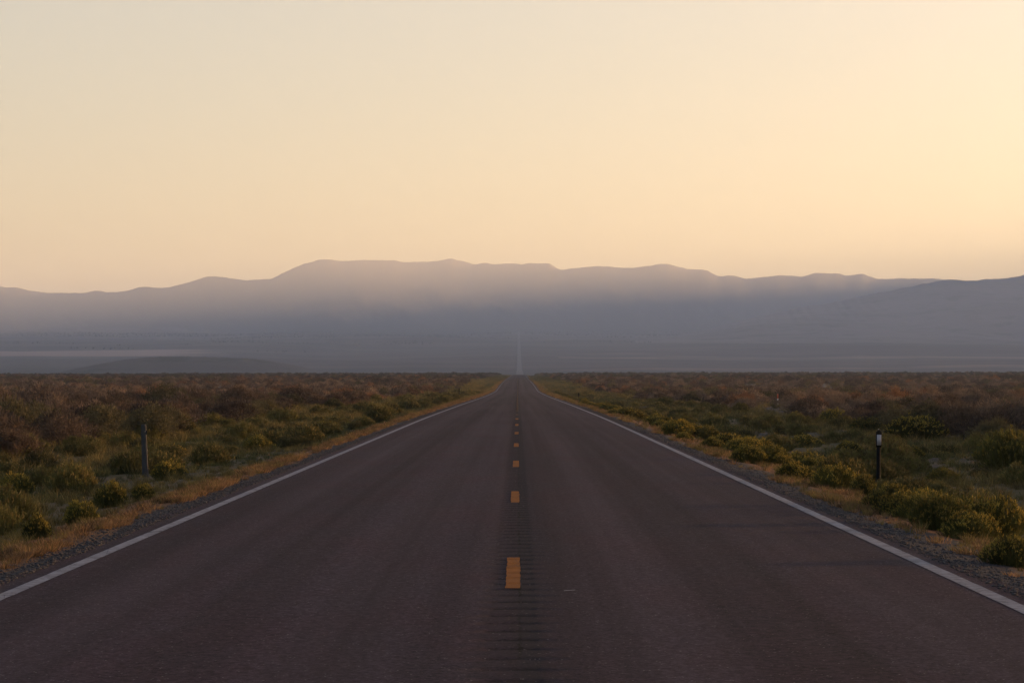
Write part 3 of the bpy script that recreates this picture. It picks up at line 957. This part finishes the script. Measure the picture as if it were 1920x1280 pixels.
# the rest of the sagebrush
pr = [proto('sage_plant', me_) for t, me_ in SAGE_FAR]
order = {}
for k, (t, _) in enumerate(SAGE_FAR): order.setdefault(t, []).append(k)
pts_, scl, rot, idx = [], [], [], []
for X_, Z_, s_ in mass:
    pts_.append(put(X_, Z_, .04)); grow = 1 + np.clip((Z_ - 150) / 600, 0, 1) * .45
    scl.append(s_ * grow); rot.append(random.random() * 6.28)
    idx.append(random.choice(order[tone_at(X_, Z_)]))
scatter('sagebrush_scrub', pts_, scl, rot, idx, pr, 'dense brown sagebrush scrub covering the plain on both sides', 'scrub')

# grasses
straw = [proto('straw_tuft', tuft_mesh('straw_tuft', 300 + i, 38, .095, .20, .007, M_STRAW, .9)) for i in range(3)]
bunch = [proto('bunch_tuft', tuft_mesh('bunch_tuft', 320 + i, 46, .20, .26, .0075, M_BUNCH, .55)) for i in range(3)]
green = [proto('green_tuft', tuft_mesh('green_tuft', 340 + i, 46, .15, .28, .008, M_GREENG, .8)) for i in range(3)]


def grass_points(n_near, d0, d1, Z0_, Z1_, side, keep):
    out = []
    for _ in range(n_near):
        Z_ = Z0_ * (Z1_ / Z0_) ** random.random()
        d = random.uniform(d0, d1)
        X_ = (EDGE_L - d) if side < 0 else (EDGE_R + d)
        X_ += float(BEND(Z_))
        if abs(X_ / Z_ + .002) > .33: continue
        if random.random() < keep(X_, Z_, d): out.append((X_, Z_, d))
    return out


gp, gs, gr, gi_ = [], [], [], []
sp = lambda Z_: 1 + max(0, Z_ - 40) / 130
for side in (-1, 1):
    # orange dry grass in a strip beside the gravel
    a0, a1 = ((.22, .72) if side < 0 else (.25, 1.3))
    for X_, Z_, d in grass_points(9000 if side < 0 else 7000, a0, a1, 14, 900, side, lambda X_, Z_, d: .12 + .88 * (vnoise(X_ / .7, Z_ / 1.9, 33) > (.06 if side < 0 else .18))):
        gp.append(put(X_, Z_)); kk = random.random() < (.8 if side < 0 else .55)
        gs.append(random.uniform(.5, 1.2) * min(sp(Z_), 3) * (1 if kk else .5)); gr.append(random.random() * 6.28); gi_.append(random.randrange(3) if kk else 3 + random.randrange(3))
    # yellowish bunch grass and green grass over the verge
    b0 = .75 if side < 0 else .8
    for X_, Z_, d in grass_points(24000, b0, 10.5, 14, 1400, side, lambda X_, Z_, d: (.50 if side < 0 else .22) + .5 * (vnoise(X_ / 1.6, Z_ / 3.6, 34) > (-.15 if side < 0 else .0))):
        gp.append(put(X_, Z_)); gs.append(random.uniform(.5, 1.2) * min(sp(Z_), 4.0) * min(1.0, (.46 if side < 0 else .26) + (d - b0) * .17)); gr.append(random.random() * 6.28)
        v_ = float(vnoise(X_ / 3.1, Z_ / 6.5, 35)) + random.uniform(-.45, .45) + (-.08 if d > 1.6 else .15)
        if random.random() < (.12 if side < 0 else .08): gi_.append(random.randrange(3))
        else: gi_.append((3 if v_ > 0 else 6) + random.randrange(3))
# sparse dry grass between the sagebrush
for side in (-1, 1):
    for _ in range(9000):
        Z_ = 45 * (900 / 45) ** random.random()
        X_ = side * random.uniform(11, .32 * Z_ + 10)
        gp.append(put(X_, Z_)); gs.append(random.uniform(.6, 1.3) * min(sp(Z_), 4)); gr.append(random.random() * 6.28)
        gi_.append(random.choice((0, 1, 2, 3, 3, 4, 5, 6)))
scatter('verge_grass', gp, gs, gr, gi_, straw + bunch + green, 'orange dry grass and olive bunch grass covering both verges', 'grass')


def ring(r_, n=12, ox=0, oy=0):
    return [(ox + r_ * math.cos(i / n * 6.2832), oy + r_ * math.sin(i / n * 6.2832)) for i in range(n)]


# loose stones along both ragged edges of the asphalt
def stone(name, seed):
    r = np.random.default_rng(seed)
    bm_ = [(x, y, z_) for z_, k in ((-.5, .6), (.1, 1.0), (.6, .55)) for x, y in ring(k, 7)]
    V = np.array(bm_) * (1 + .22 * r.normal(size=(21, 1))) * [1, .8, .6]
    q_ = [(i * 7 + j, i * 7 + (j + 1) % 7, i * 7 + 7 + (j + 1) % 7, i * 7 + 7 + j) for i in range(2) for j in range(7)]
    return mesh_np(name, V, [np.array(q_), np.array([[14 + j for j in range(7)]])], M_STONE)


M_STONE = plain('grey_gravel_stone', (.055, .052, .060), .9, .5, 30, .1)
sp_ = [proto('stone', stone('stone', 500 + i)) for i in range(3)]
gp2, gs2, gr2, gi2 = [], [], [], []
for side in (-1, 1):
    for _ in range(9000):
        Z_ = 12 * (140 / 12) ** random.random()
        d = abs(random.gauss(.08, .2)) if side < 0 else abs(random.gauss(.15, .26))
        X_ = EDGE_L + .12 - d if side < 0 else EDGE_R - .12 + d
        if abs(X_ / Z_ + .002) > .225: continue
        z_ = float(ground_z(X_, Z_)) if (X_ < EDGE_L or X_ > EDGE_R) else float(road_z(X_, Z_))
        gp2.append((X_, Z_, z_ + .003)); gs2.append(.006 + .022 * random.random()**3); gr2.append(random.random() * 6.28); gi2.append(random.randrange(3))
scatter('gravel', gp2, gs2, gr2, gi2, sp_, 'loose grey gravel along the ragged asphalt edges', 'gravel')


# far junipers on the upper slope of the valley: small rough dark crowns in stretched patches
def juniper(seed):
    r = np.random.default_rng(seed)
    n = 60
    q_ = unit(r.normal(size=(n, 3))) * (r.random(n)**.4)[:, None] * [1.7, 1.7, 2.0] + [0, 0, 2.2]
    d = unit(r.normal(size=(n, 3)))
    return mesh_np('juniper', *quads_from(q_, d, rand_side(d, r), .6 + .7 * r.random(n), .6 + .3 * r.random(n), .6), M_TREE)


jp = [proto('juniper', juniper(400 + i)) for i in range(3)]
tp, tsx, tr, ti = [], [], [], []
while len(tp) < 6000:
    Z_ = random.uniform(5200, 9300); X_ = random.uniform(-.24, .26) * Z_
    dens = float(fbm(X_ / 700, Z_ / 330, 4, 99)) + (Z_ - 7300) / 4000 + (.16 if abs(X_) < 900 and Z_ > 6200 else 0)
    if dens < .12 + random.random() * .25: continue
    if abs(X_ - 3) < 25: continue
    tp.append((X_, Z_, float(ground_z(X_, Z_)) - .4)); tsx.append(random.uniform(.45, 1.0)); tr.append(random.random() * 6.28); ti.append(random.randrange(3))
scatter('juniper_woodland', tp, tsx, tr, ti, jp, 'faint dark juniper patches on the slope below the mountains', 'woodland')

# ------------------------------------------------------------------ posts
M_POST = plain('weathered_post', (.032, .034, .044), .75, .3, 14)
M_DARKPOST = plain('dark_post', (.007, .007, .009), .8, .25, 20, .08)
M_REFL = plain('white_reflector', (.26, .26, .33), .4, .08, 30, .5)
M_BLACK = plain('black_housing', (.006, .006, .007), .7, .2, 30, .1)
M_BOLT = plain('steel_bolt', (.35, .34, .34), .4, .2, 60, .5, .8)
M_ORANGE = plain('orange_tape', (.42, .10, .05), .6, .15, 20)
M_STAKE = plain('white_stake', (.62, .60, .58), .6, .12, 20)
M_FENCE = plain('fence_wood', (.035, .030, .027), .9, .3, 10)
M_WIRE = plain('wire_steel', (.05, .045, .042), .6, .2, 10)


def loft(sections):
    """sections: list of (z, list of (x, y)) outlines of one point count"""
    n = len(sections[0][1]); V = []
    for z_, o_ in sections: V += [(x, y, z_) for x, y in o_]
    q_ = []
    for i in range(len(sections) - 1):
        for j in range(n):
            k = (j + 1) % n
            q_.append((i * n + j, i * n + k, (i + 1) * n + k, (i + 1) * n + j))
    bot = len(V); V.append((np.mean([p[0] for p in sections[0][1]]), np.mean([p[1] for p in sections[0][1]]), sections[0][0]))
    top = len(V); V.append((np.mean([p[0] for p in sections[-1][1]]), np.mean([p[1] for p in sections[-1][1]]), sections[-1][0]))
    tri = []
    m_ = (len(sections) - 1) * n
    for j in range(n):
        k = (j + 1) % n
        tri.append((bot, k, j)); tri.append((top, m_ + j, m_ + k))
    return V, [np.array(q_), np.array(tri)]


def rbox(w_, d_, c_=.004, ox=0, oy=0):
    a_, b_ = w_ / 2, d_ / 2
    return [(ox + x, oy + y) for x, y in ((-a_ + c_, -b_), (a_ - c_, -b_), (a_, -b_ + c_), (a_, b_ - c_), (a_ - c_, b_), (-a_ + c_, b_), (-a_, b_ - c_), (-a_, -b_ + c_))]


def cylinder_y(r_, y0, y1, zc_, n=12, ox=0):
    V, Fc = loft([(y0, ring(r_, n)), (y1, ring(r_, n))])
    return [(x + ox, z_, y + zc_) for x, y, z_ in V], Fc


# right: round dark post with a white reflector in a black housing
X_, Z_ = at(1646, 916)
u_ = Z_ / F
e = tag(empty('reflector_post', put(X_, Z_)), 'dark round post with a white rectangular reflector in a black housing beside the right lane', 'reflector post', 'roadside marker posts')
hp_ = 112 * u_
pr_ = .0062 * Z_ / 4.1 * .95
V, Fc = loft([(-.3, ring(.042)), (0, ring(.042)), (hp_ - .36, ring(.038)), (hp_ - .33, ring(.030))])
obj('post', mesh_np('post', V, Fc, M_DARKPOST, False), e)
hz = hp_ - .33
V, Fc = loft([(hz - .01, rbox(.080, .05)), (hz, rbox(.100, .058)), (hz + .255, rbox(.104, .060)), (hz + .275, rbox(.104, .060)), (hz + .285, rbox(.08, .05)), (hz + .30, rbox(.045, .04)), (hz + .315, rbox(.025, .025))])
hs = obj('reflector_housing', mesh_np('reflector_housing', V, Fc, M_BLACK), e)
V, Fc = loft([(hz + .035, rbox(.078, .006, .002, 0, -.031)), (hz + .225, rbox(.080, .006, .002, .001, -.031))])
obj('reflector', mesh_np('reflector', V, Fc, M_REFL), hs)
V, Fc = loft([(hz + .312, ring(.007, 8, -.006, -.006)), (hz + .322, ring(.009, 8, -.006, -.006)), (hz + .332, ring(.005, 8, -.006, -.006))])
obj('cap_bolt', mesh_np('cap_bolt', V, Fc, M_BOLT), hs)
e.rotation_euler = (0, R_(.6), R_(4))

# left: flat weathered post, a little wider at the foot, seen from its back
X_, Z_ = at(273, 893)
u_ = Z_ / F
e = tag(empty('marker_post', put(X_, Z_)), 'flat grey weathered marker post standing in the left verge grass', 'marker post', 'roadside marker posts')
h_ = 98 * u_
secs = []
for f_, wd in ((-.25, .118), (0, .116), (.35, .112), (.7, .104), (.95, .098), (.985, .09), (1.0, .07)):
    o_ = [(-wd / 2, -.012), (-wd * .18, -.020), (wd * .18, -.020), (wd / 2, -.012), (wd / 2, .012), (wd * .15, .022), (-wd * .15, .022), (-wd / 2, .012)]
    secs.append((f_ * h_, o_))
V, Fc = loft(secs)
obj('post', mesh_np('post', V, Fc, M_POST), e)
V, Fc = cylinder_y(.009, -.026, -.018, h_ * .86, 10, .03)
obj('bolt', mesh_np('bolt', V, Fc, M_BOLT), e)
V, Fc = loft([(h_ * .80, rbox(.012, .03, .002, .058, 0)), (h_ * .88, rbox(.012, .03, .002, .056, 0))])
obj('edge_clip', mesh_np('edge_clip', V, Fc, M_DARKPOST), e)
e.rotation_euler = (0, R_(-2.2), 0)

# two thin black posts far up the road
def thin_post(px_, py_, hpx, lab):
    X_, Z_ = at(px_, py_); h_ = hpx * Z_ / F
    e = tag(empty('thin_post', put(X_, Z_)), lab, 'marker post', 'roadside marker posts')
    V, Fc = loft([(-.25, ring(.045, 10)), (h_ - .3, ring(.045, 10))]); obj('post', mesh_np('post', V, Fc, M_DARKPOST), e)
    V, Fc = loft([(h_ - .3, rbox(.10, .05)), (h_ - .02, rbox(.10, .05)), (h_, rbox(.06, .03))]); obj('reflector_housing', mesh_np('reflector_housing', V, Fc, M_BLACK), e)


thin_post(861, 749, 21, 'thin black marker post far up the left verge')
thin_post(1085, 751, 15, 'short thin black marker post far up the right verge')

# orange-topped survey stake out in the right-hand scrub
X_, Z_ = at(1458, 760)
u_ = Z_ / F
e = tag(empty('survey_stake', put(X_, Z_)), 'thin white survey stake with an orange top in the right-hand scrub', 'stake')
zb = 8 * u_; zm = 13 * u_; zt = 22 * u_
V, Fc = loft([(-.2, rbox(.10, .04)), (zm, rbox(.10, .04))]); obj('shaft', mesh_np('shaft', V, Fc, M_STAKE), e)
V, Fc = loft([(zm, rbox(.108, .046)), (zt - .05, rbox(.108, .046)), (zt, rbox(.06, .03))]); obj('orange_top', mesh_np('orange_top', V, Fc, M_ORANGE), e)

# wire fence across the left plain: each post its own part
fx0 = -31.0
e = tag(empty('wire_fence', put(fx0, 150)), 'line of thin dark fence posts with wire running through the sagebrush at left', 'fence')
V, Fc = loft([(-.4, ring(.07, 8)), (0, ring(.07, 8)), (.7, ring(.062, 8)), (1.10, ring(.058, 8)), (1.14, ring(.03, 8))])
fpost = mesh_np('fence_post', V, Fc, M_FENCE)
ox, oy, oz = e.location
wpts = []
for k in range(34):
    Zp = 118 + 5.6 * k + random.uniform(-.25, .25)
    Xp = fx0 + random.uniform(-.08, .08)
    zg = float(ground_z(Xp, Zp))
    p = obj('post', fpost, e, (Xp - ox, Zp - oy, zg - oz), random.random() * 6, (1, 1, random.uniform(.95, 1.12)))
    p.rotation_euler = (random.uniform(-.03, .03), random.uniform(-.03, .03), random.random() * 6)
    wpts.append((Xp, Zp, zg))
for hgt in (.3, .55, .8, 1.02):
    V, q_ = [], []
    for k, (a_, b_, c_) in enumerate(wpts):
        for dx, dz in ((-.003, 0), (.003, 0), (0, .005)): V.append((a_ - ox + .07 + dx, b_ - oy, c_ - oz + hgt + dz))
        if k:
            b0 = (k - 1) * 3
            for j in range(3): q_.append((b0 + j, b0 + (j + 1) % 3, b0 + 3 + (j + 1) % 3, b0 + 3 + j))
    obj('wire', mesh_np('wire', V, np.array(q_), M_WIRE), e)
